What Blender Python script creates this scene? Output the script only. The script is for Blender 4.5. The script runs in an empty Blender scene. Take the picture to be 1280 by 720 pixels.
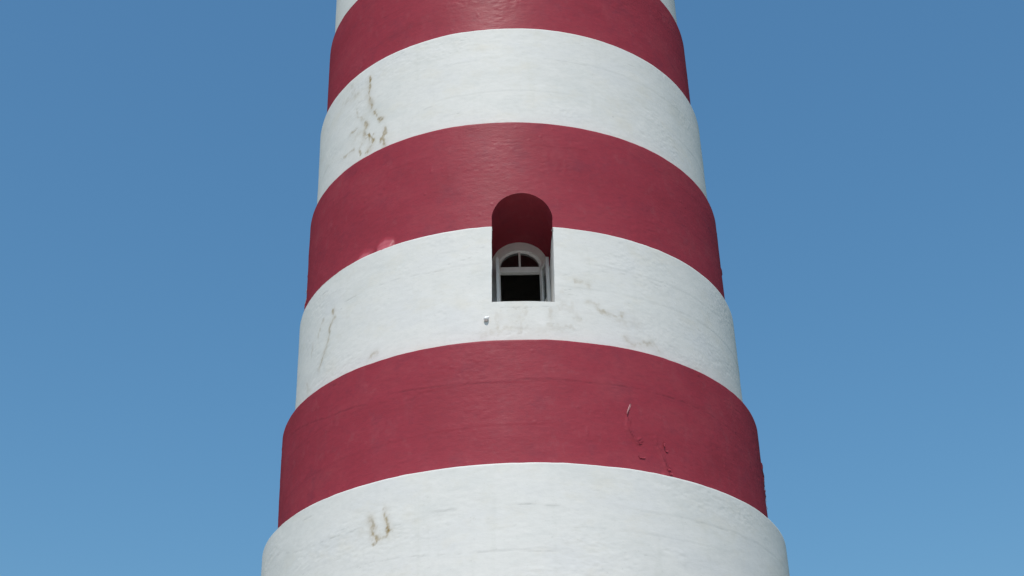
import bpy, math, random
import numpy as np
from mathutils import Matrix, Vector
from mathutils.geometry import delaunay_2d_cdt

scene = bpy.context.scene
C = scene.collection
R_ = math.radians

# ------------------------------------------------------------------ camera
EYE = 1.65                      # standing photographer; ground is z = 0
DIST = 20.0                     # to the tower axis
cam_data = bpy.data.cameras.new('camera')
cam_data.sensor_fit = 'HORIZONTAL'
cam_data.sensor_width = 36.0
cam_data.lens = 1891.77 / 1280.0 * 36.0
cam_data.clip_end = 20000.0
cam = bpy.data.objects.new('camera', cam_data)
C.objects.link(cam)
fw = Vector((-0.001773, 0.858725, 0.512434)); rt = Vector((0.999439, 0.018666, -0.027823)); up = Vector((0.033457, -0.512097, 0.858276))
M = Matrix((rt, up, -fw)).transposed().to_4x4()
M.translation = Vector((0, 0, EYE))
cam.matrix_world = M
scene.camera = cam
scene.render.resolution_x = 1024
scene.render.resolution_y = 576

# ------------------------------------------------------------------ sky and sun
SUN_EL, SUN_AZ = 55.0, 10.0      # azimuth: degrees to the left of straight behind the camera
world = bpy.data.worlds.new('World')
scene.world = world
world.use_nodes = True
wn = world.node_tree.nodes; wl = world.node_tree.links
for n in list(wn): wn.remove(n)
sky = wn.new('ShaderNodeTexSky'); sky.sky_type = 'NISHITA'; sky.sun_disc = False
sky.sun_elevation = R_(SUN_EL)
sky.sun_rotation = R_(180.0 + SUN_AZ)
sky.air_density = 1.7; sky.dust_density = 2.6; sky.ozone_density = 10.0; sky.altitude = 0.0
bg = wn.new('ShaderNodeBackground'); bg.inputs['Strength'].default_value = 0.131
wo = wn.new('ShaderNodeOutputWorld')
hs = wn.new('ShaderNodeHueSaturation'); hs.inputs['Saturation'].default_value = 1.10; hs.inputs['Hue'].default_value = 0.490
wl.new(sky.outputs[0], hs.inputs['Color']); wl.new(hs.outputs[0], bg.inputs['Color']); wl.new(bg.outputs[0], wo.inputs['Surface'])

sun_data = bpy.data.lights.new('sun', 'SUN')
sun_data.energy = 3.3; sun_data.angle = R_(0.53); sun_data.color = (1.0, 0.935, 0.86)
sun = bpy.data.objects.new('sun', sun_data); C.objects.link(sun)
sd = Vector((-math.sin(R_(SUN_AZ)) * math.cos(R_(SUN_EL)), -math.cos(R_(SUN_AZ)) * math.cos(R_(SUN_EL)), math.sin(R_(SUN_EL))))
sun.rotation_euler = sd.to_track_quat('Z', 'Y').to_euler()
sun.location = sd * 60

vs = scene.view_settings
vs.view_transform = 'Standard'; vs.look = 'None'; vs.exposure = 0.0; vs.gamma = 1.0
vs.use_curve_mapping = False
scene.render.engine = 'CYCLES'
MARKS = {2: {"stain": [([(-41.75, 15.948), (-41.99, 15.79), (-42.24, 15.647), (-41.17, 15.467), (-40.79, 15.353)], 0.0276, 1), ([(-39.8, 15.251), (-38.21, 15.105), (-36.99, 15.03)], 0.023, 0.8), ([(-35.5, 14.876), (-35.75, 14.796), (-36.58, 14.732), (-36.26, 14.638), (-35.66, 14.552)], 0.0276, 0.9), ([(-43.61, 15.171), (-42.57, 15.096), (-43.2, 15.042), (-43.85, 15.017)], 0.023, 0.9), ([(-43.83, 14.988), (-42.78, 14.899), (-41.81, 14.901), (-40.82, 14.815), (-40.14, 14.711), (-41.04, 14.65), (-41.96, 14.604)], 0.0276, 0.8), ([(-46.74, 15.163), (-50.15, 15.152)], 0.0138, 0.6), ([(-44.73, 14.812), (-45.72, 14.74), (-44.96, 14.646)], 0.0138, 0.6), ([(-47.94, 14.821), (-50.64, 14.818), (-54.05, 14.839)], 0.0138, 0.4), ([(-47.4, 15.538), (-46.53, 15.362), (-43.64, 15.215)], 0.023, 0.3), ([(-54.27, 15.858), (-48.0, 15.828), (-50.12, 16.02)], 0.0552, 0.18), ([(-45.96, 15.065), (-49.18, 14.946)], 0.0552, 0.15)], "crack": [([(-54.01, 15.622), (-50.57, 15.611), (-45.29, 15.621), (-39.3, 15.502), (-33.46, 15.479)], 0.0092, 0.5), ([(-33.65, 16.097), (-29.55, 16.1)], 0.0184, 0.5), ([(-26.94, 16.085), (-21.97, 16.103)], 0.0184, 0.4), ([(-23.14, 14.906), (-20.78, 14.922)], 0.0138, 0.8), ([(-31.59, 15.625), (-23.17, 15.618), (-13.87, 15.587)], 0.0092, 0.35), ([(9.96, 15.586), (23.53, 15.579)], 0.0092, 0.3), ([(-9.34, 15.982), (-6.26, 16.0)], 0.0138, 0.4)]}, 4: {"stain": [([(-50.47, 12.09), (-49.64, 11.967), (-50.99, 11.902), (-52.0, 11.828), (-51.82, 11.674), (-53.19, 11.561), (-54.62, 11.449), (-56.09, 11.315)], 0.0184, 0.6), ([(-55.04, 12.062), (-56.64, 11.979), (-57.37, 11.873)], 0.0184, 0.35), ([(-60.67, 11.813), (-61.44, 11.658)], 0.0184, 0.3), ([(-64.16, 11.307), (-62.72, 11.194)], 0.0276, 0.3), ([(-33.92, 11.076), (-35.59, 11.061), (-36.55, 11.009)], 0.0184, 0.45), ([(16.65, 11.487), (18.76, 11.468), (19.64, 11.38), (21.57, 11.339), (23.97, 11.328), (25.29, 11.391)], 0.0202, 0.42), ([(23.5, 11.275), (29.83, 11.294)], 0.046, 0.16), ([(25.86, 11.042), (27.19, 10.952), (32.81, 11.064), (34.3, 10.992)], 0.023, 0.34), ([(-4.22, 11.304), (-4.14, 11.046)], 0.0368, 0.25), ([(8.29, 11.315), (7.75, 11.078)], 0.0368, 0.22), ([(1.03, 11.311), (1.24, 11.03)], 0.0736, 0.2), ([(-7, 11.0), (-2, 11.05), (6, 11.02), (12, 11.08)], 0.05, 0.16), ([(14.63, 11.774), (17.3, 11.745)], 0.0276, 0.22), ([(10.28, 11.511), (14.84, 11.178)], 0.0736, 0.16)], "crack": [([(-45.82, 12.096), (-37.34, 12.095), (-27.82, 12.078), (-19.4, 12.044), (-12.55, 12.013)], 0.011, 0.5), ([(10.91, 11.839), (14.38, 11.919), (21.71, 11.982), (28.68, 12.009), (38.01, 11.98)], 0.011, 0.45), ([(-3.46, 11.372), (2.86, 11.345), (8.33, 11.374)], 0.0092, 0.6), ([(8.48, 11.577), (12.62, 11.642), (14.95, 11.704)], 0.0092, 0.6), ([(-15.43, 12.117), (-9.67, 12.159)], 0.0092, 0.4)]}, 6: {"stain": [([(-30.35, 8.619), (-29.94, 8.521), (-29.73, 8.457)], 0.0221, 0.8), ([(-29.72, 8.427), (-29.32, 8.35), (-28.58, 8.31)], 0.0276, 1), ([(-27.07, 8.664), (-26.86, 8.559), (-26.67, 8.506)], 0.0221, 1), ([(-26.3, 8.471), (-25.93, 8.395), (-26.44, 8.332)], 0.0202, 0.8), ([(-28.03, 8.303), (-27.5, 8.316)], 0.0184, 0.5), ([(-32.77, 8.462), (-24.53, 8.317)], 0.0552, 0.08)], "crack": [([(-43.61, 8.512), (-36.82, 8.496), (-32.4, 8.517)], 0.011, 0.55), ([(-18.72, 8.522), (-15.21, 8.508), (-12.1, 8.512)], 0.0184, 0.5), ([(-2.44, 8.509), (1.13, 8.51), (4.09, 8.487), (7.07, 8.478)], 0.0129, 0.65), ([(-61.69, 8.712), (-51.9, 8.548), (-48.32, 8.518), (-46.2, 8.561)], 0.0147, 0.5), ([(-36.55, 8.057), (-23.62, 8.02), (-14.01, 7.965), (-2.09, 7.948)], 0.011, 0.4), ([(-4.93, 8.222), (-1.97, 8.23), (-1.22, 8.257)], 0.011, 0.5), ([(6.88, 8.21), (12.92, 8.233), (15.99, 8.226)], 0.0101, 0.4), ([(-0.64, 7.925), (9.64, 7.931)], 0.0092, 0.4), ([(33.39, 8.464), (37.46, 8.496), (44.15, 8.491)], 0.011, 0.4), ([(-25.42, 8.429), (-20.35, 8.429)], 0.0092, 0.4)]}, 5: {"stain": [], "crack": [([(-68.49, 10.568), (-53.27, 10.414), (-46.7, 10.33), (-38.73, 10.297), (-34.09, 10.253), (-29.84, 10.314), (-21.98, 10.274), (-14.76, 10.245), (-4.54, 10.215), (0.47, 10.243), (5.46, 10.24), (17.42, 10.219), (26.66, 10.227), (39.41, 10.208), (47.12, 10.178), (58.73, 10.102)], 0.0147, 0.8), ([(23.48, 9.828), (22.94, 9.692), (23.88, 9.56), (25.08, 9.485), (26.3, 9.551)], 0.012, 0.9), ([(24.65, 9.299), (26.91, 9.31)], 0.011, 0.6), ([(31.24, 9.695), (31.36, 9.523), (31.92, 9.486)], 0.012, 0.5), ([(30.1, 9.485), (30.91, 9.366), (31.73, 9.247), (32.66, 9.194)], 0.0166, 0.9), ([(-45.37, 10.764), (-44.24, 10.762)], 0.0276, 0.8), ([(-32.91, 10.584), (-31.62, 10.595)], 0.0184, 0.5), ([(-18.32, 9.864), (-8.0, 9.861)], 0.0092, 0.3)]}, 3: {"stain": [], "crack": [([(-46.23, 14.215), (-44.28, 14.27), (-43.05, 14.347)], 0.023, 0.6), ([(-47.72, 13.925), (-43.7, 13.893)], 0.0184, 0.4), ([(-7.57, 13.729), (-2.56, 13.781), (1.43, 13.824)], 0.0092, 0.4), ([(24.56, 13.992), (25.9, 13.971)], 0.0184, 0.5), ([(-18.98, 12.971), (-15.85, 12.982)], 0.0184, 0.4), ([(-15.73, 13.988), (-7.47, 14.025), (4.54, 14.026)], 0.0092, 0.3)]}, 1: {"stain": [], "crack": [([(-53.96, 17.14), (-38.51, 17.07), (-29.53, 17.047)], 0.0092, 0.35), ([(-16.63, 16.526), (-13.05, 16.523)], 0.0138, 0.4), ([(13.37, 16.62), (16.92, 16.623)], 0.011, 0.4)]}}

# ------------------------------------------------------------------ helpers
def tag(o, label=None, cat=None, group=None, kind=None):
    if label: o['label'] = label
    if cat: o['category'] = cat
    if group: o['group'] = group
    if kind: o['kind'] = kind
    return o

def link(name, mesh, mat=None, parent=None, smooth=True):
    o = bpy.data.objects.new(name, mesh); C.objects.link(o)
    if mat: mesh.materials.append(mat)
    if parent: o.parent = parent
    if smooth and len(mesh.polygons):
        mesh.polygons.foreach_set('use_smooth', np.ones(len(mesh.polygons), dtype=bool))
    return o

def mesh_np(name, V, Q=None, T=None, attrs=None):
    """mesh from numpy arrays of quads and triangles"""
    me = bpy.data.meshes.new(name)
    V = np.asarray(V, dtype=np.float32)
    Q = np.zeros((0, 4), int) if Q is None else np.asarray(Q, dtype=np.int32).reshape(-1, 4)
    T = np.zeros((0, 3), int) if T is None else np.asarray(T, dtype=np.int32).reshape(-1, 3)
    me.vertices.add(len(V)); me.vertices.foreach_set('co', V.ravel())
    loops = np.concatenate([Q.ravel(), T.ravel()]).astype(np.int32)
    me.loops.add(len(loops)); me.loops.foreach_set('vertex_index', loops)
    tot = np.concatenate([np.full(len(Q), 4), np.full(len(T), 3)]).astype(np.int32)
    st = np.concatenate([[0], np.cumsum(tot)[:-1]]).astype(np.int32)
    me.polygons.add(len(tot)); me.polygons.foreach_set('loop_start', st); me.polygons.foreach_set('loop_total', tot)
    for k, a in (attrs or {}).items():
        at = me.attributes.new(k, 'FLOAT', 'POINT'); at.data.foreach_set('value', np.asarray(a, dtype=np.float32))
    me.update(); me.validate()
    return me

def _h(ix, iy, seed):
    n = (ix.astype(np.int64) * 374761393 + iy.astype(np.int64) * 668265263 + seed * 974634777) & 0xffffffff
    n = ((n ^ (n >> 13)) * 1274126177) & 0xffffffff
    n = ((n ^ (n >> 15)) * 2246822519) & 0xffffffff
    return ((n ^ (n >> 16)) & 0xffff) / 32767.5 - 1.0

def noise(x, y, seed=0):
    ix = np.floor(x); iy = np.floor(y); fx = x - ix; fy = y - iy
    ux = fx * fx * fx * (fx * (fx * 6 - 15) + 10); uy = fy * fy * fy * (fy * (fy * 6 - 15) + 10)
    a = _h(ix, iy, seed); b = _h(ix + 1, iy, seed); c = _h(ix, iy + 1, seed); d = _h(ix + 1, iy + 1, seed)
    return (a + (b - a) * ux) * (1 - uy) + (c + (d - c) * ux) * uy

def fbm(x, y, seed=0, oct=3):
    v = 0; a = 1.0; t = 0
    for k in range(oct):
        v = v + a * noise(x * 2.03 ** k + 17.3 * k, y * 2.03 ** k + 5.1 * k, seed + k); t += a; a *= 0.5
    return v / t

def sstep(a, b, x):
    t = np.clip((x - a) / (b - a), 0, 1); return t * t * (3 - 2 * t)

def box(V, F, x0, x1, y0, y1, z0, z1):
    b = len(V)
    V += [(x, y, z) for z in (z0, z1) for (x, y) in ((x0, y0), (x1, y0), (x1, y1), (x0, y1))]
    F += [tuple(b + i for i in f) for f in ((0, 3, 2, 1), (4, 5, 6, 7), (0, 1, 5, 4), (1, 2, 6, 5), (2, 3, 7, 6), (3, 0, 4, 7))]

def bevel(o, w=0.004, seg=2):
    m = o.modifiers.new('bevel', 'BEVEL'); m.width = w; m.segments = seg; m.limit_method = 'ANGLE'; m.angle_limit = R_(40)

# ------------------------------------------------------------------ materials
class NT:
    def __init__(self, name):
        self.m = bpy.data.materials.new(name); self.m.use_nodes = True
        self.t = self.m.node_tree; self.b = self.t.nodes['Principled BSDF']
    def n(self, typ, **kw):
        nd = self.t.nodes.new(typ)
        for k, v in kw.items(): setattr(nd, k, v)
        return nd
    def l(self, a, b): self.t.links.new(a, b)
    def coords(self, scale):
        tc = self.n('ShaderNodeTexCoord'); mp = self.n('ShaderNodeMapping'); mp.inputs['Scale'].default_value = scale
        self.l(tc.outputs['Object'], mp.inputs['Vector']); return mp.outputs[0]
    def noise(self, scale, vec=(1, 1, 1), detail=4, rough=0.55):
        nd = self.n('ShaderNodeTexNoise'); nd.inputs['Scale'].default_value = scale; nd.inputs['Detail'].default_value = detail
        nd.inputs['Roughness'].default_value = rough
        self.l(self.coords(vec), nd.inputs['Vector']); return nd.outputs['Fac']
    def ramp(self, fac, stops):
        r = self.n('ShaderNodeValToRGB'); e = r.color_ramp.elements
        while len(e) < len(stops): e.new(0.5)
        for el, (p, c) in zip(e, stops):
            el.position = p; el.color = c if len(c) == 4 else (*c, 1)
        self.l(fac, r.inputs[0]); return r.outputs[0]
    def mix(self, fac, a, b, typ='MIX'):
        x = self.n('ShaderNodeMix', data_type='RGBA', blend_type=typ)
        for s, v in ((x.inputs[0], fac), (x.inputs[6], a), (x.inputs[7], b)):
            if hasattr(v, 'is_linked') or hasattr(v, 'links'): self.l(v, s)
            elif isinstance(v, (int, float)): s.default_value = v
            else: s.default_value = (*v, 1)
        return x.outputs[2]
    def math(self, op, a, b=0.0):
        x = self.n('ShaderNodeMath', operation=op)
        for s, v in ((x.inputs[0], a), (x.inputs[1], b)):
            if isinstance(v, (int, float)): s.default_value = v
            else: self.l(v, s)
        return x.outputs[0]
    def attr(self, name):
        a = self.n('ShaderNodeAttribute'); a.attribute_name = name; return a.outputs['Fac']
    def bump(self, h, strength, dist, prev=None):
        b = self.n('ShaderNodeBump'); b.inputs['Strength'].default_value = strength; b.inputs['Distance'].default_value = dist
        self.l(h, b.inputs['Height'])
        if prev is not None: self.l(prev, b.inputs['Normal'])
        return b.outputs[0]

def _sheen(self, fac, rough):
    g = self.n('ShaderNodeBsdfGlossy'); mx = self.n('ShaderNodeMixShader'); mx.inputs[0].default_value = fac
    if isinstance(rough, float): g.inputs['Roughness'].default_value = rough
    else: self.l(rough, g.inputs['Roughness'])
    self.l(self.b.inputs['Normal'].links[0].from_socket, g.inputs['Normal'])
    out = self.t.nodes['Material Output']
    self.l(self.b.outputs[0], mx.inputs[1]); self.l(g.outputs[0], mx.inputs[2]); self.l(mx.outputs[0], out.inputs['Surface'])
NT.sheen = _sheen

def white_paint():
    t = NT('white masonry paint')
    big = t.noise(0.9, (1, 1, 2.0), 5, 0.6); fine = t.noise(11, (1, 1, 2.2), 5, 0.65)
    streak = t.noise(3.0, (1.6, 1.6, 0.18), 4, 0.6)
    col = t.ramp(big, [(0.3, (0.63, 0.635, 0.61)), (0.5, (0.68, 0.675, 0.645)), (0.7, (0.655, 0.655, 0.64))]
               )
    cream = t.noise(1.7, (1, 1, 1.8), 6, 0.66)
    col = t.mix(t.ramp(cream, [(0.52, (0, 0, 0)), (0.74, (0.55,) * 3)]), col, (0.64, 0.61, 0.53))
    col = t.mix(t.ramp(fine, [(0.36, (0.22,) * 3), (0.55, (0, 0, 0))]), col, (0.53, 0.535, 0.51))
    col = t.mix(t.ramp(streak, [(0.58, (0, 0, 0)), (0.78, (0.22,) * 3)]), col, (0.50, 0.51, 0.45))
    spots = t.noise(34, (1, 1, 1.6), 3, 0.5)
    col = t.mix(t.ramp(spots, [(0.66, (0, 0, 0)), (0.76, (0.35,) * 3)]), col, (0.42, 0.41, 0.37))
    # rust and algae weeping from cracks
    st = t.attr('stain'); brk = t.noise(26, (1, 1, 0.8), 4, 0.6)
    sm = t.math('MULTIPLY', st, t.ramp(brk, [(0.3, (0.55,) * 3), (0.58, (1, 1, 1))]))
    tone = t.mix(t.noise(7, (1, 1, 1), 3), (0.19, 0.125, 0.045), (0.38, 0.295, 0.15))
    col = t.mix(sm, col, tone)
    cr = t.math('MULTIPLY', t.attr('crack'), 0.8)
    col = t.mix(cr, col, (0.33, 0.33, 0.31))
    t.l(col, t.b.inputs['Base Color'])
    t.b.inputs['Roughness'].default_value = 0.62; t.b.inputs['Specular IOR Level'].default_value = 0.0
    b1 = t.bump(t.noise(46, (1, 1, 1.5), 4, 0.6), 0.20, 0.005)
    rough_h = t.math('MULTIPLY', t.noise(12, (1, 1, 1.9), 5, 0.62), t.ramp(t.noise(1.3, (1, 1, 1.6), 4, 0.6), [(0.40, (0.25,) * 3), (0.62, (1.0,) * 3)]))
    t.l(t.bump(rough_h, 0.15, 0.010, b1), t.b.inputs['Normal'])
    t.sheen(0.012, 0.5)
    return t.m

def red_paint():
    t = NT('red masonry paint')
    big = t.noise(1.1, (1, 1, 1.7), 5, 0.6); fine = t.noise(12, (1, 1, 2.0), 5, 0.65)
    streak = t.noise(2.2, (1.6, 1.6, 0.7), 6, 0.68)
    col = t.ramp(big, [(0.32, (0.265, 0.033, 0.047)), (0.52, (0.29, 0.037, 0.053)), (0.70, (0.30, 0.046, 0.060))])
    col = t.mix(t.ramp(streak, [(0.52, (0, 0, 0)), (0.80, (0.16,) * 3)]), col, (0.31, 0.105, 0.12))
    col = t.mix(t.ramp(fine, [(0.34, (0.30,) * 3), (0.56, (0, 0, 0))]), col, (0.19, 0.032, 0.047))
    chalk = t.noise(5.5, (1, 1, 0.9), 5, 0.7)
    col = t.mix(t.ramp(chalk, [(0.57, (0, 0, 0)), (0.82, (0.20,) * 3)]), col, (0.36, 0.15, 0.16))
    smudge = t.noise(2.1, (1, 1, 1.3), 6, 0.68)
    col = t.mix(t.ramp(smudge, [(0.30, (0.42,) * 3), (0.46, (0, 0, 0))]), col, (0.185, 0.034, 0.052))
    col = t.mix(t.attr('stain'), col, (0.52, 0.15, 0.18))  # on red bands this field is a paler pink over the flaps
    cr = t.math('MULTIPLY', t.attr('crack'), 0.55)
    col = t.mix(cr, col, (0.11, 0.022, 0.030))
    t.l(col, t.b.inputs['Base Color'])
    t.l(t.ramp(big, [(0.3, (0.42,) * 3), (0.7, (0.36,) * 3)]), t.b.inputs['Roughness'])
    t.b.inputs['Specular IOR Level'].default_value = 0.0
    rg = t.ramp(big, [(0.3, (0.42,) * 3), (0.7, (0.36,) * 3)])
    b1 = t.bump(t.noise(42, (1, 1, 1.4), 4, 0.6), 0.20, 0.005)
    t.l(t.bump(t.noise(9, (1, 1, 2.6), 5, 0.62), 0.22, 0.013, b1), t.b.inputs['Normal'])
    t.sheen(0.0175, rg)
    return t.m

def plain(name, c0, c1, rough=0.5, scale=18, bump=0.15, spec=0.4):
    t = NT(name)
    t.l(t.ramp(t.noise(scale, (1, 1, 1), 5, 0.6), [(0.35, c0), (0.65, c1)]), t.b.inputs['Base Color'])
    t.b.inputs['Roughness'].default_value = rough; t.b.inputs['Specular IOR Level'].default_value = spec
    t.l(t.bump(t.noise(scale * 3, (1, 1, 1), 4), bump, 0.004), t.b.inputs['Normal'])
    return t.m

WHITE = white_paint(); RED = red_paint()
FRAME = plain('white gloss joinery', (0.78, 0.78, 0.765), (0.84, 0.84, 0.825), 0.4, 14)
DARK = plain('bare dim plaster', (0.36, 0.34, 0.31), (0.46, 0.44, 0.40), 0.9, 5)
PINK = plain('pink sun highlight on lifted paint', (0.36, 0.13, 0.14), (0.46, 0.20, 0.21), 0.5, 40)  # sunlit highlight of the curl, put into its base colour
UNDER = plain('pale paint underside', (0.55, 0.50, 0.47), (0.72, 0.68, 0.64), 0.7, 40)
TARNISH = plain('weathered dark paint underside', (0.05, 0.03, 0.03), (0.10, 0.045, 0.05), 0.7, 40)
def glass_mat():
    t = NT('dusty window glass')
    t.b.inputs['Base Color'].default_value = (0.75, 0.8, 0.8, 1)
    t.b.inputs['Roughness'].default_value = 0.06; t.b.inputs['Transmission Weight'].default_value = 1.0
    t.b.inputs['IOR'].default_value = 1.45
    t.l(t.ramp(t.noise(12, (1, 1, 1), 4), [(0.4, (0.04,) * 3), (0.7, (0.2,) * 3)]), t.b.inputs['Roughness'])
    return t.m
GLASS = glass_mat()

# ------------------------------------------------------------------ ground
def ground():
    V = []; F = []; rings = [0.01, 6, 12, 20, 30, 45, 70, 110, 180, 320, 700, 1600, 4000]; n = 72
    V = [(0, DIST, 0)]
    for r in rings[1:]:
        for k in range(n):
            a = 2 * math.pi * k / n
            V.append((r * math.cos(a), DIST + r * math.sin(a), 0))
    T = [(0, 1 + k, 1 + (k + 1) % n) for k in range(n)]
    Q = []
    for j in range(len(rings) - 2):
        for k in range(n):
            a = 1 + j * n + k; b = 1 + j * n + (k + 1) % n
            Q.append((a, a + n, b + n, b))
    me = mesh_np('ground', V, Q, T)
    t = NT('pale coral sand and dry grass')
    big = t.noise(0.05, (1, 1, 1), 6, 0.6); mid = t.noise(0.9, (1, 1, 1), 6, 0.65); fine = t.noise(25, (1, 1, 1), 4)
    sand = t.ramp(mid, [(0.3, (0.36, 0.34, 0.29)), (0.7, (0.46, 0.43, 0.38))])
    grass = t.ramp(fine, [(0.3, (0.05, 0.07, 0.025)), (0.7, (0.10, 0.12, 0.05))])
    t.l(t.mix(t.ramp(big, [(0.34, (0, 0, 0)), (0.44, (1, 1, 1))]), sand, grass), t.b.inputs['Base Color'])
    t.b.inputs['Roughness'].default_value = 0.95
    t.l(t.bump(fine, 0.5, 0.02), t.b.inputs['Normal'])
    return tag(link('ground', me, t.m), kind='structure')
ground()

def bounce_sheet():  # unseen pale sheet, added to bounce sunlight up into the niche
    xs = np.linspace(-11, 11, 12); ys = np.linspace(-34, 14.6, 25); V = []; Q = []
    for j, y in enumerate(ys):
        for x in xs: V.append((x + 0.5 * math.sin(y * 0.37 + (1 if x > 0 else 0)) * (abs(x) > 10.5), y, 0.004))
    n = len(xs)
    for j in range(len(ys) - 1):
        for i in range(n - 1): Q.append((j * n + i, j * n + i + 1, (j + 1) * n + i + 1, (j + 1) * n + i))
    m = plain('pale light-bouncing sheet', (0.40, 0.38, 0.33), (0.50, 0.48, 0.43), 0.9, 1.2, 0.3)
    tag(link('bounce_sheet', mesh_np('bounce_sheet', V, Q), m), kind='structure')
bounce_sheet()

# ------------------------------------------------------------------ the tower
tower = bpy.data.objects.new('lighthouse', None); C.objects.link(tower)
tower.location = (0, DIST, 0); tower.empty_display_size = 2
tag(tower, 'round masonry lighthouse tower painted in red and white horizontal bands, arched window in its side', 'lighthouse')

# bands from the ground up: (height of foot, height of top, foot radius, top radius, slope of the courses at foot / top, key)
ZT = [18.823, 17.861, 16.152, 14.386, 12.614, 10.809, 9.040, 7.019]
RT = [2.905, 2.970, 3.065, 3.155, 3.242, 3.401, 3.591]
RB = [2.913, 2.984, 3.071, 3.167, 3.249, 3.402, 3.592]
TL = [-0.012, -0.0124, -0.0146, -0.0264, -0.0200, -0.0182, -0.0133, -0.010]
BANDS = []
zz = [-0.3, 1.55, 3.40, 5.22, 7.019]; rr = [4.62, 4.34, 4.07, 3.81]
for i in range(4): BANDS.append((zz[i], zz[i + 1], rr[i], rr[i] - 0.01, -0.003 * i, -0.003 * (i + 1), ('white', 'red')[i % 2], None))
for k in range(6, 0, -1):
    BANDS.append((ZT[k + 1], ZT[k], RB[k], RT[k], TL[k + 1], TL[k], 'white' if k % 2 == 0 else 'red', k))
BANDS.append((ZT[1], 19.60, 2.905, 2.895, TL[1], -0.012, 'white', 0))
BANDS.append((19.60, 21.36, 2.81, 2.80, -.012, -.01, 'red', None))
BANDS.append((21.36, 23.10, 2.72, 2.71, -.01, 0, 'white', None))

# the arched niche: azimuth, half width, sill, spring and crown heights
WAZ = 2.15; WHALF = 0.405; WSILL = 11.452; WCROWN = 13.187; WSPRING = WCROWN - WHALF; WLEAN = 0.020
WDEPTH = 1.32                                     # wall surface to window frame
def arch_s(z):                                    # half width of the opening at height z
    z = np.asarray(z, float)
    d = np.clip(z - WSPRING, 0, WHALF)
    return np.sqrt(np.maximum(WHALF ** 2 - d * d, 0))
def lean(z): return WLEAN * (np.asarray(z, float) - 12.2)
def inside(s, z):
    return (z > WSILL) & (z < WCROWN) & (np.abs(s - lean(z)) < arch_s(z))

def polydist(s, z, pts):
    """distance to a polyline and position along it (0..1)"""
    best = np.full(s.shape, 9e9); pos = np.zeros(s.shape); L = [0.0]
    for (a, b) in zip(pts[:-1], pts[1:]): L.append(L[-1] + math.hypot(b[0] - a[0], b[1] - a[1]))
    for i, (a, b) in enumerate(zip(pts[:-1], pts[1:])):
        dx, dz = b[0] - a[0], b[1] - a[1]; l2 = dx * dx + dz * dz + 1e-12
        t = np.clip(((s - a[0]) * dx + (z - a[1]) * dz) / l2, 0, 1)
        d = np.hypot(s - a[0] - t * dx, z - a[1] - t * dz)
        m = d < best; best = np.where(m, d, best); pos = np.where(m, (L[i] + t * math.sqrt(l2)) / (L[-1] + 1e-9), pos)
    return best, pos

LIFTS = {2: [15.60, 15.0], 4: [12.06, 11.70], 6: [8.50, 8.23, 7.95], 5: [10.23, 9.62], 3: [13.98, 13.3], 1: [17.07, 16.6]}
FLAPS = {3: [(-33.4, 3.6, 12.645, 0.24, 0.075), (-40.4, 3.4, 12.65, 0.20, 0.050)], 5: [(31.0, 1.3, 9.015, 0.14, 0.045)]}

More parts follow.
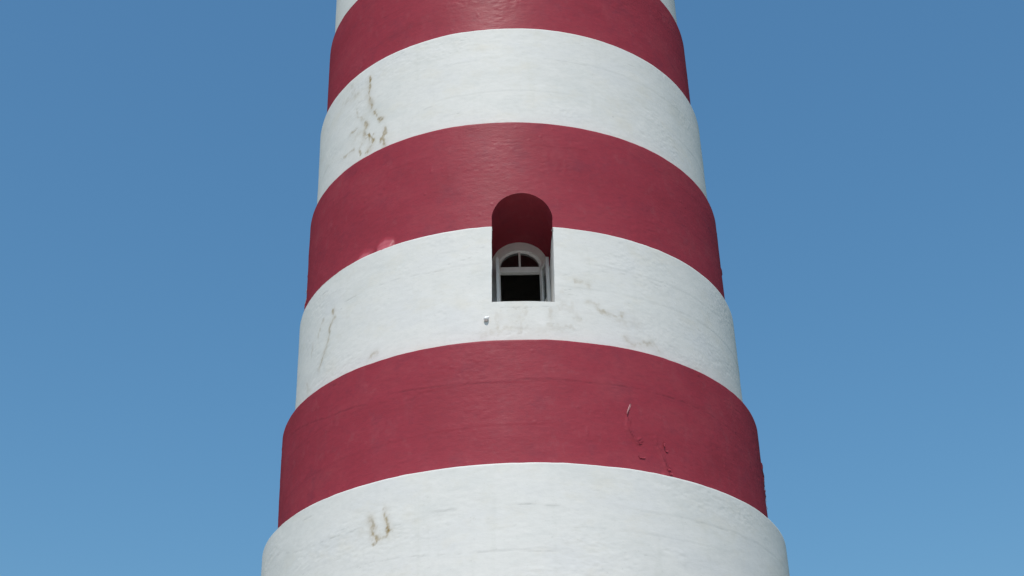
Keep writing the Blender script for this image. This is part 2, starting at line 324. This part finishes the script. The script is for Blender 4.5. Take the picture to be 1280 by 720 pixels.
def relief(th, z, key, red, seed):
    """hand-rendered plaster: outward offset, stain and crack fields at wall points (theta in degrees, z in metres)"""
    R0 = 3.3; s = np.radians(th) * R0
    d = 0.0045 * fbm(s / 1.5, z / 0.9, seed, 3) + 0.0021 * fbm(s / 0.42, z / 0.28, seed + 9, 3) + 0.0006 * fbm(s / 0.11, z / 0.045, seed + 21, 2)
    stain = np.zeros(s.shape); crack = np.zeros(s.shape)
    if key is None: return d, stain, crack
    if not red:
        # patches of rough, scaly render
        m = sstep(0.12, 0.45, fbm(s / 0.9, z / 0.42, seed + 40, 3))
        rid = 1 - np.abs(fbm(s / 0.085, z / 0.04, seed + 60, 3)) * 2.2
        d = d + m * 0.0020 * np.clip(rid, -0.4, 1)
    else:
        m = sstep(0.2, 0.5, fbm(s / 0.7, z / 0.35, seed + 40, 3))
        d = d + m * 0.0022 * np.clip(1 - np.abs(fbm(s / 0.12, z / 0.06, seed + 60, 3)) * 2.4, -0.4, 1)
        # little pimples and chips
        c = noise(s / 0.09, z / 0.07, seed + 77); d = d + 0.004 * sstep(0.90, 1.0, c)
    # lift lines of the rendering
    for q, z0 in enumerate(LIFTS.get(key, [])):
        zl = z0 + 0.018 * noise(s / 0.9, s * 0 + q, seed + 90 + q) + 0.006 * noise(s / 0.15, s * 0 + q, seed + 95)
        on = sstep(-0.25, 0.45, noise(s / 0.75, s * 0 + 3.7 * q, seed + 100 + q))
        d = d + 0.32 * on * (0.0045 * sstep(-0.010, 0.004, z - zl) * (1 - sstep(0.01, 0.16, z - zl)) - 0.002 * np.exp(-((z - zl + .01) / 0.008) ** 2))
    for (pts, w, a) in MARKS.get(key, {}).get('stain', []):
        P = [(math.radians(t) * R0, zz_) for t, zz_ in pts]
        wob = 0.018 * noise(s / 0.06, z / 0.06, seed + 130); wob2 = 0.014 * noise(s / 0.05, z / 0.05, seed + 131)
        D, pos = polydist(s + wob, z + wob2, P)
        ww = 1.5 * w * (0.62 + 0.55 * noise(s / 0.045, z / 0.05, seed + 140))
        core = sstep(0.05, 0.95, 1.0 - D / (1.5 * ww + 0.008) + 0.85 * fbm(s / .05, z / .055, seed + 150, 3)) * (0.8 + 0.3 * noise(s / .12, z / .1, seed + 152))
        halo = 0.34 * np.exp(-(D / (2.6 * w)) ** 2) * (0.7 + 0.6 * noise(s / .09, z / .11, seed + 155))
        stain = np.maximum(stain, min(1, 1.35 * a) * np.clip(np.maximum(core, halo), 0, 1))
        if w < 0.03: d = d + 0.7 * a * (0.0015 * np.exp(-((D - ww) / 0.02) ** 2) - 0.003 * np.exp(-(D / (0.5 * w)) ** 2))
    wob = 0.008 * noise(s / 0.06, z / 0.04, seed + 160); wob2 = 0.006 * noise(s / 0.04, z / 0.04, seed + 161)
    gap = np.clip(0.55 + 0.9 * noise(s / 0.10, z / 0.10, seed + 170), 0.08, 1)
    rs = random.Random(seed); hair = []
    for q in range(26 if not red else 12):           # hairline shrinkage cracks and trowel nicks
        t0 = rs.uniform(-75, 75); z0 = rs.uniform(ZT[key + 1] + 0.1, ZT[key] - 0.1); L = rs.choice((0.5, 0.9, 1.6, 3.0, 5.0)) * rs.uniform(0.6, 1.2)
        hair.append(([(t0, z0), (t0 + L * 0.5, z0 + rs.uniform(-0.012, 0.012)), (t0 + L, z0 + rs.uniform(-0.03, 0.03))], rs.uniform(0.006, 0.011), rs.uniform(0.2, 0.6)))
    for (pts, w, a) in MARKS.get(key, {}).get('crack', []) + hair:
        P = [(math.radians(t) * R0, zz_) for t, zz_ in pts]
        D, pos = polydist(s + wob, z + wob2, P)
        on = gap * sstep(0, 0.08, pos + 0.03) * (1 - sstep(0.95, 1.05, pos))
        g = np.exp(-(D / (0.6 * w)) ** 2) * on
        crack = np.maximum(crack, a * g)
        below = np.exp(-(D / 0.035) ** 2) * on
        if key == 5 and a >= 0.85: d = d + 0.010 * np.exp(-((D - 0.016) / 0.012) ** 2) * sstep(0, 0.1, pos) * (1 - sstep(0.9, 1, pos))
        d = d - a * 0.004 * g + a * 0.0018 * below
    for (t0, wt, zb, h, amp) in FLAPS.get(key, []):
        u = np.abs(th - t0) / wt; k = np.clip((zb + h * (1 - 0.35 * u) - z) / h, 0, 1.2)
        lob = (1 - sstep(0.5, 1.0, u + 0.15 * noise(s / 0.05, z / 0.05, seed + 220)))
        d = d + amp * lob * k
        if red: stain = np.maximum(stain, 0.5 * lob * sstep(0.0, 0.3, k) * sstep(0.05, 0.6, k + 0.2 * noise(s / 0.09, z / 0.06, seed + 221)))  # paler pink over the flap lobes, stronger towards the foot
    for (t0, z0, wt, hz, amp, dark) in BLISTERS.get(key, []):
        n1 = fbm(s / 0.05, z / 0.045, seed + 210, 2)
        g = sstep(0.0, 0.35, 1 - np.abs(th - t0) / wt + 0.3 * n1) * sstep(0.0, 0.45, 1 - np.abs(z - z0) / hz + 0.45 * n1)
        d = d + amp * g * (0.75 + 0.5 * n1); crack = np.maximum(crack, dark * g)
    return d, stain, crack

BLISTERS = {5: [(80.3, 10.13, 2.2, 0.09, 0.019, 1.0), (80.3, 9.96, 2.0, 0.045, 0.014, 1.0), (80.3, 9.80, 1.6, 0.03, 0.012, 0.6)],
            3: [(-80.3, 13.02, 2.4, 0.11, 0.022, 0.2), (-80.3, 12.85, 2.0, 0.06, 0.012, 1.0), (-80.3, 12.70, 1.8, 0.04, 0.010, 0.8), (80.3, 13.42, 1.4, 0.04, 0.012, 0.5)]}

def make_band(idx, b, r_next):
    zb, zt, rb, rtp, tb, tt, colour, key = b
    red = colour == 'red'; seed = 1000 + 37 * idx
    fine = key is not None and key != 0
    if fine:
        front = np.arange(-96, 96.01, 0.27); back = np.arange(98, 262.01, 2.0)
        nz = int((zt - zb) / 0.0155)
    else:
        front = np.arange(-96, 96.01, 1.0); back = np.arange(98, 262.01, 2.0); nz = 40
    TH = np.concatenate([front, back]); nt = len(TH)
    # vertical coordinate v: 0..1 up the face, then the rounded arris and the ledge
    er = 0.016
    prof = [('w', t) for t in np.linspace(0, 1, nz)] + [('e', t) for t in (0.2, 0.4, 0.6, 0.8, 1.0)] + [('l', 0.5), ('l', 1.0)]
    face_h = zt - zb
    ledge = (rtp - r_next) + 0.05
    vcoord = np.array([t * (face_h - er) for k, t in prof if k == 'w'] + [face_h - er + er * 1.57 * t for k, t in prof if k == 'e'] + [face_h - er + er * 1.57 + (ledge - er) * t for k, t in prof if k == 'l'])
    vtop = face_h - er
    def surf(th, v):
        """wall point for arrays of theta (deg) and profile length v"""
        th = np.asarray(th, float); v = np.asarray(v, float)
        f = np.clip(v / vtop, 0, 1)
        e = np.clip((v - vtop) / (er * 1.5708), 0, 1); l = np.clip(v - vtop - er * 1.5708, 0, None)
        zb_ = zb - 0.012; r = rb + (rtp - rb) * f
        zc = zb_ + (zt - er - zb_) * f
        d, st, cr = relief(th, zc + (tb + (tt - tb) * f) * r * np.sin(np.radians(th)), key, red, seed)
        wavy = 0.004 * noise(np.radians(th) * 3.3 / 0.45, th * 0, seed + 300) + 0.002 * noise(np.radians(th) * 3.3 / 0.12, th * 0, seed + 301)
        r = r + d * (1 - 0.6 * (e > 0)) - er * (1 - np.cos(e * math.pi / 2)) - l
        z = zc + er * np.sin(e * math.pi / 2) + np.where(l > 0, 0.08 * l, 0)
        a = np.radians(th); x = r * np.sin(a)
        z = z + (tb + (tt - tb) * f) * x + wavy * (0.3 + 0.7 * f)
        return np.stack([x, -r * np.cos(a), z], -1), st * (1 - (e > 0) * 0.5), cr
    Vv = vcoord; nv = len(Vv)
    tt_, vv_ = np.meshgrid(TH, Vv)
    co, st, cr = surf(tt_.ravel(), vv_.ravel())
    ii = np.arange(nt); jj = np.arange(nv - 1)
    I, J = np.meshgrid(ii, jj); I2 = (I + 1) % nt
    keep = np.ones(I.shape, bool)
    holes = key in (3, 4)
    T = None
    outline_pts = None
    if holes:
        zb_ = zb - 0.012
        def z_of(v): return zb_ + (zt - er - zb_) * np.clip(v / vtop, 0, 1)
        def v_of(z): return (np.asarray(z) - zb_) / (zt - er - zb_) * vtop
        Rm = 0.5 * (rb + rtp)
        def th_of(s): return WAZ + np.degrees(np.arcsin(s / Rm))
        lo = np.searchsorted(TH, th_of(-WHALF - 0.06)) - 1; hi = np.searchsorted(TH, th_of(WHALF + 0.06)) + 1
        if key == 4: j0 = np.searchsorted(Vv, v_of(WSILL - 0.05)) - 1; j1 = nv - 1
        else: j0 = 0; j1 = np.searchsorted(Vv, v_of(WCROWN + 0.05)) + 1
        keep = ~((I >= lo) & (I < hi) & (J >= j0) & (J < j1))
        # outline of the opening in this band, as (s, v)
        if key == 4:
            vs_ = np.concatenate([v_of(np.linspace(WSILL, z_of(vtop), 70)), Vv[nz:]])
            zs_ = np.where(vs_ > vtop, z_of(vtop), z_of(vs_))
            left = [(-WHALF + lean(z), v) for z, v in zip(zs_, vs_)][::-1]
            right = [(WHALF + lean(z), v) for z, v in zip(zs_, vs_)]
            sill = [(s + lean(WSILL), v_of(WSILL)) for s in np.linspace(-WHALF, WHALF, 60)[1:-1]]
            line = left + sill + right
        else:
            z1 = np.linspace(zb_, WSPRING, 14)[:-1]; an = np.linspace(0, math.pi, 72)
            line = [(-WHALF + lean(z), v_of(z)) for z in z1]
            line += [(-WHALF * math.cos(a) + lean(WSPRING + WHALF * math.sin(a)), v_of(WSPRING + WHALF * math.sin(a))) for a in an]
            line += [(WHALF + lean(z), v_of(z)) for z in z1[::-1]]
        line = [(float(s + 0.0035 * noise(np.array([v / 0.12]), np.array([s / 0.2]), 5)[0]), float(v)) for s, v in line]
        L = np.array(line); outline_pts = L
        pth = th_of(L[:, 0]); K = 0.057                # degrees to metres of arc
        pts2 = [(t * K, v) for t, v in zip(pth, L[:, 1])]
        edges = [(k, k + 1) for k in range(len(pts2) - 1)]
        gi = []
        poly = np.array(pts2)
        for j in range(j0, j1 + 1):
            for i in range(lo, hi + 1):
                t, v = TH[i], Vv[j]; s = Rm * math.sin(math.radians(t - WAZ))
                if key == 4:
                    zz_ = float(z_of(min(v, vtop))); inn = (v > v_of(WSILL)) and abs(s - lean(zz_)) < WHALF
                else:
                    zz_ = float(z_of(v)); inn = bool(zz_ < WCROWN and abs(s - lean(zz_)) < arch_s(zz_))
                if inn: continue
                if np.min((poly[:, 0] - t * K) ** 2 + (poly[:, 1] - v) ** 2) < 0.0055 ** 2 and not (j in (j0, j1) and i in (lo, hi)): continue
                gi.append((i, j)); pts2.append((t * K, float(v)))
        res = delaunay_2d_cdt([Vector(p) for p in pts2], edges, [], 0, 1e-7)
        vo, fo, orig = res[0], res[2], res[3]
        ct = np.array([(p.x / K, p.y) for p in vo])
        cco, cst, ccr = surf(ct[:, 0], ct[:, 1])
        # reuse the grid vertex where one exists
        base = len(co); remap = []; addv = []; adds = []; addc = []
        nl = len(line)
        for q, o in enumerate(orig):
            g = [k for k in o if k >= nl]
            if g: i, j = gi[g[0] - nl]; remap.append(j * nt + i)
            else: remap.append(base + len(addv)); addv.append(cco[q]); adds.append(cst[q]); addc.append(ccr[q])
        co = np.vstack([co, np.array(addv)]); st = np.concatenate([st, adds]); cr = np.concatenate([cr, addc])
        T = []
        for f in fo:
            c = np.mean([ct[k] for k in f], 0); s = Rm * math.sin(math.radians(c[0] - WAZ)); v = c[1]
            zz_ = float(z_of(min(v, vtop)))
            if key == 4: inn = v > v_of(WSILL) and abs(s - lean(zz_)) < WHALF + 0.001
            else: inn = zz_ < WCROWN and abs(s - lean(zz_)) < arch_s(zz_) + 0.001
            if not inn: T.append([remap[k] for k in f])
        T = np.array(T)
    I = I[keep]; I2 = I2[keep]; J = J[keep]
    Q = np.stack([J * nt + I, J * nt + I2, (J + 1) * nt + I2, (J + 1) * nt + I], 1)
    if T is not None:       # consistent winding
        a, b_, c = co[T[:, 0]], co[T[:, 1]], co[T[:, 2]]
        nrm = np.cross(b_ - a, c - a); ctr = (a + b_ + c) / 3
        flip = (nrm[:, 0] * ctr[:, 0] + nrm[:, 1] * ctr[:, 1]) < 0
        T[flip] = T[flip][:, ::-1]
    used = np.unique(np.concatenate([Q.ravel(), T.ravel() if T is not None else []]).astype(int))
    mp = np.full(len(co), -1); mp[used] = np.arange(len(used))
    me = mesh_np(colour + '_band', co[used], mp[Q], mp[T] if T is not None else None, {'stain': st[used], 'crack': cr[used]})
    o = link(colour + '_band', me, RED if red else WHITE, tower)
    # lining of the niche: runs straight in from the outline
    if holes:
        P0, _, _ = surf(th_of(outline_pts[:, 0]), outline_pts[:, 1])
        if key == 4:
            sel = np.arange(2, len(P0) - 2); P0 = P0[sel]
        aw = math.radians(WAZ); inn = np.array([-math.sin(aw), math.cos(aw), 0.0])
        dist = WDEPTH + 0.25
        rad0 = np.array([math.sin(aw), -math.cos(aw), 0.0]) * 3.245
        rows = []
        steps = np.concatenate([[0, 0.012], np.linspace(0.05, 1, 26)])
        for t in steps:
            # every row ends on the same back plane
            depth = (P0 - rad0) @ inn
            tgt = depth + (dist - depth) * t
            P = P0 + np.outer(tgt - depth, inn)
            lat = np.array([math.cos(aw), math.sin(aw), 0])
            w = 0.006 * fbm(np.arange(len(P)) / 9.0, tgt / 0.2, 700 + key, 2) * (1 if t > 0 else 0)
            cen = lat * 0 + np.array([0, 0, 12.4]); out = P - (rad0 + cen); out -= np.outer(out @ inn, inn)
            out /= np.linalg.norm(out, axis=1)[:, None] + 1e-9
            rows.append(P + out * w[:, None])
        V = np.vstack(rows); n = len(P0); QQ = []
        for r in range(len(rows) - 1):
            for k in range(n - 1): QQ.append((r * n + k, r * n + k + 1, (r + 1) * n + k + 1, (r + 1) * n + k))
        z0 = np.zeros(len(V))
        lin = link('niche_lining', mesh_np('niche_lining', V, QQ, None, {'stain': z0, 'crack': z0}), RED if red else WHITE, tower)
        tag(lin, 'red painted vault of the window niche' if red else 'white painted jambs and sill of the window niche')
    return o, surf

bands = {}
surfs = {}
for i, b in enumerate(BANDS):
    rn = BANDS[i + 1][2] if i + 1 < len(BANDS) else b[3] - 0.3
    o, sf = make_band(i, b, rn)
    if b[7] is not None: bands[b[7]] = o; surfs[b[7]] = (sf, b)

def ring(name, prof, mat, n=96, skip=None):
    V = []; Q = []
    for (r, z) in prof:
        for k in range(n):
            a = 2 * math.pi * k / n; V.append((r * math.sin(a), -r * math.cos(a), z))
    for j in range(len(prof) - 1):
        for k in range(n):
            if skip and skip(k * 360 / n, prof[j][1], prof[j + 1][1]): continue
            k2 = (k + 1) % n; Q.append((j * n + k, j * n + k2, (j + 1) * n + k2, (j + 1) * n + k))
    return link(name, mesh_np(name, V, Q), mat, tower)
# roof slab over the shaft and the dim stair shaft inside
ring('top_slab', [(0.01, 23.0), (3.0, 23.0), (3.05, 23.05), (3.05, 23.25), (3.0, 23.3), (0.01, 23.3)], WHITE)
ring('stair_shaft', [(0.01, 0.05), (1.84, 0.05), (1.84, 6.0), (1.84, 11.2), (1.84, 13.4), (1.84, 18.0), (1.84, 22.9), (0.01, 22.9)], DARK, 96,
     lambda d, z0, z1: z0 > 11 and z1 < 13.5 and (d < 15 or d > 345))

# ------------------------------------------------------------------ the arched window at the back of the niche
def window():
    aw = math.radians(WAZ)
    n_out = Vector((math.sin(aw), -math.cos(aw), 0)); lat = Vector((math.cos(aw), math.sin(aw), 0))
    org = n_out * (3.245 - WDEPTH)
    B = Matrix((lat, -n_out, Vector((0, 0, 1)))).transposed().to_4x4()     # x across, y into the tower, z up
    LE = float(lean(12.75))
    B.translation = org + lat * LE
    z_tr0, z_tr1 = WSPRING - 0.088, WSPRING - 0.002         # transom
    hw = 0.275; ho = WHALF + 0.02                          # light half width, outer half width
    sill = WSILL + 0.01
    def put(name, V, F, mat, parent, smooth=False, bev=0.005):
        me = bpy.data.meshes.new(name); me.from_pydata(V, [], F); me.update()
        o = bpy.data.objects.new(name, me); C.objects.link(o); me.materials.append(mat)
        o.parent = parent
        if parent is tower: o.matrix_local = B
        if bev: bevel(o, bev)
        return o
    # frame: arched band with deep moulding, legs down to the sill
    def arch_path(h, zc, zlow, ry, n=40):
        p = [(-h, zlow)] + [(-h * math.cos(math.pi * k / n), zc + ry * math.sin(math.pi * k / n)) for k in range(n + 1)] + [(h, zlow)]
        return p
    V = []; F = []
    A = arch_path(ho, WSPRING, sill, ho); Bp = arch_path(hw + 0.03, WSPRING, sill, 0.27); Cc = arch_path(hw, WSPRING, sill, 0.25)
    rings_ = [[(x, 0.07, z) for x, z in A], [(x, 0.0, z) for x, z in A], [(x, 0.0, z) for x, z in Bp], [(x, 0.018, z) for x, z in Bp], [(x, 0.03, z) for x, z in Cc], [(x, 0.10, z) for x, z in Cc]]
    n = len(A)
    for r in rings_: V += r
    for j in range(len(rings_) - 1):
        for k in range(n - 1): F.append((j * n + k, j * n + k + 1, (j + 1) * n + k + 1, (j + 1) * n + k))
    fr = put('window', V, F, FRAME, tower, bev=0)
    tag(fr, 'white round-headed window frame set deep in the wall, casements swung open')
    V = []; F = []; box(V, F, -hw - 0.005, hw + 0.005, 0.004, 0.085, z_tr0, z_tr1); put('transom', V, F, FRAME, fr)
    V = []; F = []; box(V, F, -0.014, 0.014, 0.022, 0.075, z_tr1 - 0.004, WSPRING + 0.25); put('glazing_bar', V, F, FRAME, fr, bev=0.003)
    for sgn in (-1, 1):                                     # two quarter panes of the fanlight
        pts = [(0.012 * sgn, z_tr1 - 0.003)] + [(sgn * (hw + 0.004) * math.sin(t), WSPRING + 0.249 * math.cos(t)) for t in np.linspace(0.046, math.pi / 2, 16)]
        k = len(pts); V = [(x, 0.048, z) for x, z in pts] + [(x, 0.052, z) for x, z in pts]
        F = [tuple(range(k)), tuple(range(2 * k - 1, k - 1, -1))] + [(i, (i + 1) % k, k + (i + 1) % k, k + i) for i in range(k)]
        put('pane', V, F, GLASS, fr, bev=0)
    # casements, hinged at the sides, standing open into the niche
    for sgn, ang in ((-1, 94), (1, 103)):
        hx = sgn * (hw + 0.005); w = 0.315; zt_ = z_tr0 + 0.055; th = 0.042; st = 0.05
        a = R_(ang)
        ux, uy = -sgn * math.cos(a), -math.sin(a)           # along the leaf, from hinge outwards (towards the viewer)
        px, py = (uy * -sgn * -1, ux * sgn * -1)            # across its thickness
        px, py = -uy * sgn, ux * sgn
        def leaf_box(V, F, u0, u1, t0, t1, z0, z1):
            b = len(V)
            for z in (z0, z1):
                for (u, t) in ((u0, t0), (u1, t0), (u1, t1), (u0, t1)):
                    V.append((hx + ux * u + px * t, -0.004 + uy * u + py * t, z))
            F += [tuple(b + i for i in f) for f in ((0, 3, 2, 1), (4, 5, 6, 7), (0, 1, 5, 4), (1, 2, 6, 5), (2, 3, 7, 6), (3, 0, 4, 7))]
        V = []; F = []
        zb_ = sill + 0.02
        leaf_box(V, F, 0, st, 0, th, zb_, zt_); leaf_box(V, F, w - st, w, 0, th, zb_, zt_)
        for z0, z1 in ((zb_ + .0, zb_ + 0.08), (zt_ - st, zt_), ((zb_ + zt_) / 2 - 0.015, (zb_ + zt_) / 2 + 0.015)):
            leaf_box(V, F, st + 0.0005, w - st - 0.0005, 0.002, th - 0.002, z0, z1)
        put('casement', V, F, FRAME, fr, bev=0.003)
        for z0, z1 in ((zb_ + 0.081, (zb_ + zt_) / 2 - 0.016), ((zb_ + zt_) / 2 + 0.016, zt_ - st - 0.001)):
            V = []; F = []; leaf_box(V, F, st + 0.001, w - st - 0.001, th / 2 - 0.002, th / 2 + 0.002, z0, z1); put('casement_pane', V, F, GLASS, fr, bev=0)
    # stay hook on the right-hand jamb
    return fr
window()

# ------------------------------------------------------------------ lifted paint and small fittings
rng = random.Random(11)
def flake(band, th, z, w, h, lift, curl, mat, roll=0.0, seed=0):
    """a peeling sheet of paint: hinged on the wall along one edge and curling away from it"""
    sf, b = surfs[band]
    r = np.random.RandomState(seed)
    nu, nw = 9, 7
    zb, zt = b[0], b[1]
    zc = z; R0 = b[2] + (b[3] - b[2]) * (z - zb) / (zt - zb)
    a = math.radians(th)
    er_ = Vector((math.sin(a), -math.cos(a), 0)); et = Vector((math.cos(a), math.sin(a), 0)); ez = Vector((0, 0, 1))
    org = er_ * (R0 + 0.002) + ez * z
    V = []
    jag = r.uniform(-0.35, 0.35, nw)
    for layer in (0, 1):
        for i in range(nu):
            u = i / (nu - 1)
            for j in range(nw):
                v = j / (nw - 1) - 0.5
                wv = w * (1 - 0.35 * u) * v
                hv = h * u * (1 + jag[j] * 0.5)
                ang = curl * u
                out = lift * u + (1 - math.cos(ang)) * h * 0.35 + 0.02 * h * math.sin(9 * v + seed)
                along = hv * (math.sin(ang) / ang if ang > 1e-3 else 1)
                c, s = math.cos(roll), math.sin(roll)
                x, y = wv * c + along * s, wv * s - along * c
                p = org + et * x + ez * y + er_ * (out + layer * 0.002)
                V.append(tuple(p))
    F = []; n = nu * nw
    for i in range(nu - 1):
        for j in range(nw - 1):
            q = i * nw + j
            F.append((q, q + nw, q + nw + 1, q + 1)); F.append((n + q, n + q + 1, n + q + nw + 1, n + q + nw))
    rim = [i * nw for i in range(nu)] + [(nu - 1) * nw + j for j in range(1, nw)] + [i * nw + nw - 1 for i in range(nu - 2, -1, -1)] + [j for j in range(nw - 2, 0, -1)]
    for k in range(len(rim)):
        p, q = rim[k], rim[(k + 1) % len(rim)]; F.append((p, q, n + q, n + p))
    me = bpy.data.meshes.new('paint_flake'); me.from_pydata(V, [], F); me.update()
    z0 = np.zeros(len(V), np.float32)
    for k in ('stain', 'crack'): me.attributes.new(k, 'FLOAT', 'POINT').data.foreach_set('value', z0)
    return link('paint_flake', me, mat, bands[band])

# left outline of the red band beside the window, lower half, and right outline of the lowest red band
for k, (z, w, h, lift, mat, th) in enumerate([(13.36, .06, .06, .006, UNDER, -80.6), (13.20, .08, .12, .010, UNDER, -80.7), (13.12, .06, .07, .012, UNDER, -80.5),
        (12.87, .06, .09, .012, UNDER, -80.7), (12.79, .06, .06, .010, UNDER, -80.6), (12.73, .05, .05, .008, UNDER, -80.6)]):
    flake(3, th, z, w, h, lift * 1.8, 0.2, mat, 0.12 * math.sin(k * 2.1), k)
for k, (z, w, h, lift, mat, th) in enumerate([(10.02, .05, .04, .012, UNDER, 80.2), (9.88, .05, .05, .010, UNDER, 80.0), (9.74, .05, .06, .008, UNDER, 80.3), (9.60, .04, .04, .006, UNDER, 79.4)]):
    flake(5, th, z, w, h, lift, 0.2, mat, 0.1 * math.cos(k * 1.7), 40 + k)
# curled slivers on the lowest red band, right of centre
flake(5, 24.1, 10.0, .026, .17, .010, 0.6, PINK, -0.45, 71)
flake(5, 26.0, 9.50, .05, .05, .010 * 0.7, 0.5, RED, -1.1, 72)
flake(5, 25.8, 9.30, .10, .025, .008 * 0.7, 0.5, RED, 0.0, 73)
flake(5, 31.6, 9.56, .03, .08, .008, 0.9, RED, -0.2, 74)
flake(5, 32.0, 9.46, .05, .03, .008 * 0.7, 0.5, RED, 0.3, 75)
flake(5, 32.1, 9.22, .06, .04, .010 * 0.7, 0.5, RED, 0.4, 76)
flake(5, 32.6, 9.16, .05, .03, .010 * 0.7, 0.5, RED, 0.2, 77)

# porcelain peg beside the sill
def peg():
    sf, b = surfs[4]; a = R_(-6.2); er_ = Vector((math.sin(a), -math.cos(a), 0)); et = Vector((math.cos(a), math.sin(a), 0)); ez = Vector((0, 0, 1))
    V = []; F = []; n = 16
    org = er_ * 3.245 + ez * 11.235
    d = (er_ * 0.50 - ez * 0.62 - et * 0.50).normalized(); s1 = d.cross(er_).normalized(); s2 = d.cross(s1).normalized()
    prof = [(u * 0.85, r * 1.0) for u, r in ((-0.03, .014), (0.0, .014), (.012, .014), (.022, .019), (.032, .026), (.048, .030), (.066, .030), (.080, .025), (.088, .017), (.092, .004))]
    for (u, r) in prof:
        for k in range(n):
            t = 2 * math.pi * k / n; V.append(tuple(org + d * u + (s1 * math.cos(t) + s2 * math.sin(t)) * r))
    for j in range(len(prof) - 1):
        for k in range(n): F.append((j * n + k, j * n + (k + 1) % n, (j + 1) * n + (k + 1) % n, (j + 1) * n + k))
    F.append(tuple(range((len(prof) - 1) * n, len(prof) * n)))
    me = bpy.data.meshes.new('wall_peg'); me.from_pydata(V, [], F); me.update()
    o = link('wall_peg', me, FRAME, tower); tag(o, 'small white knob on the wall below the window')
peg()
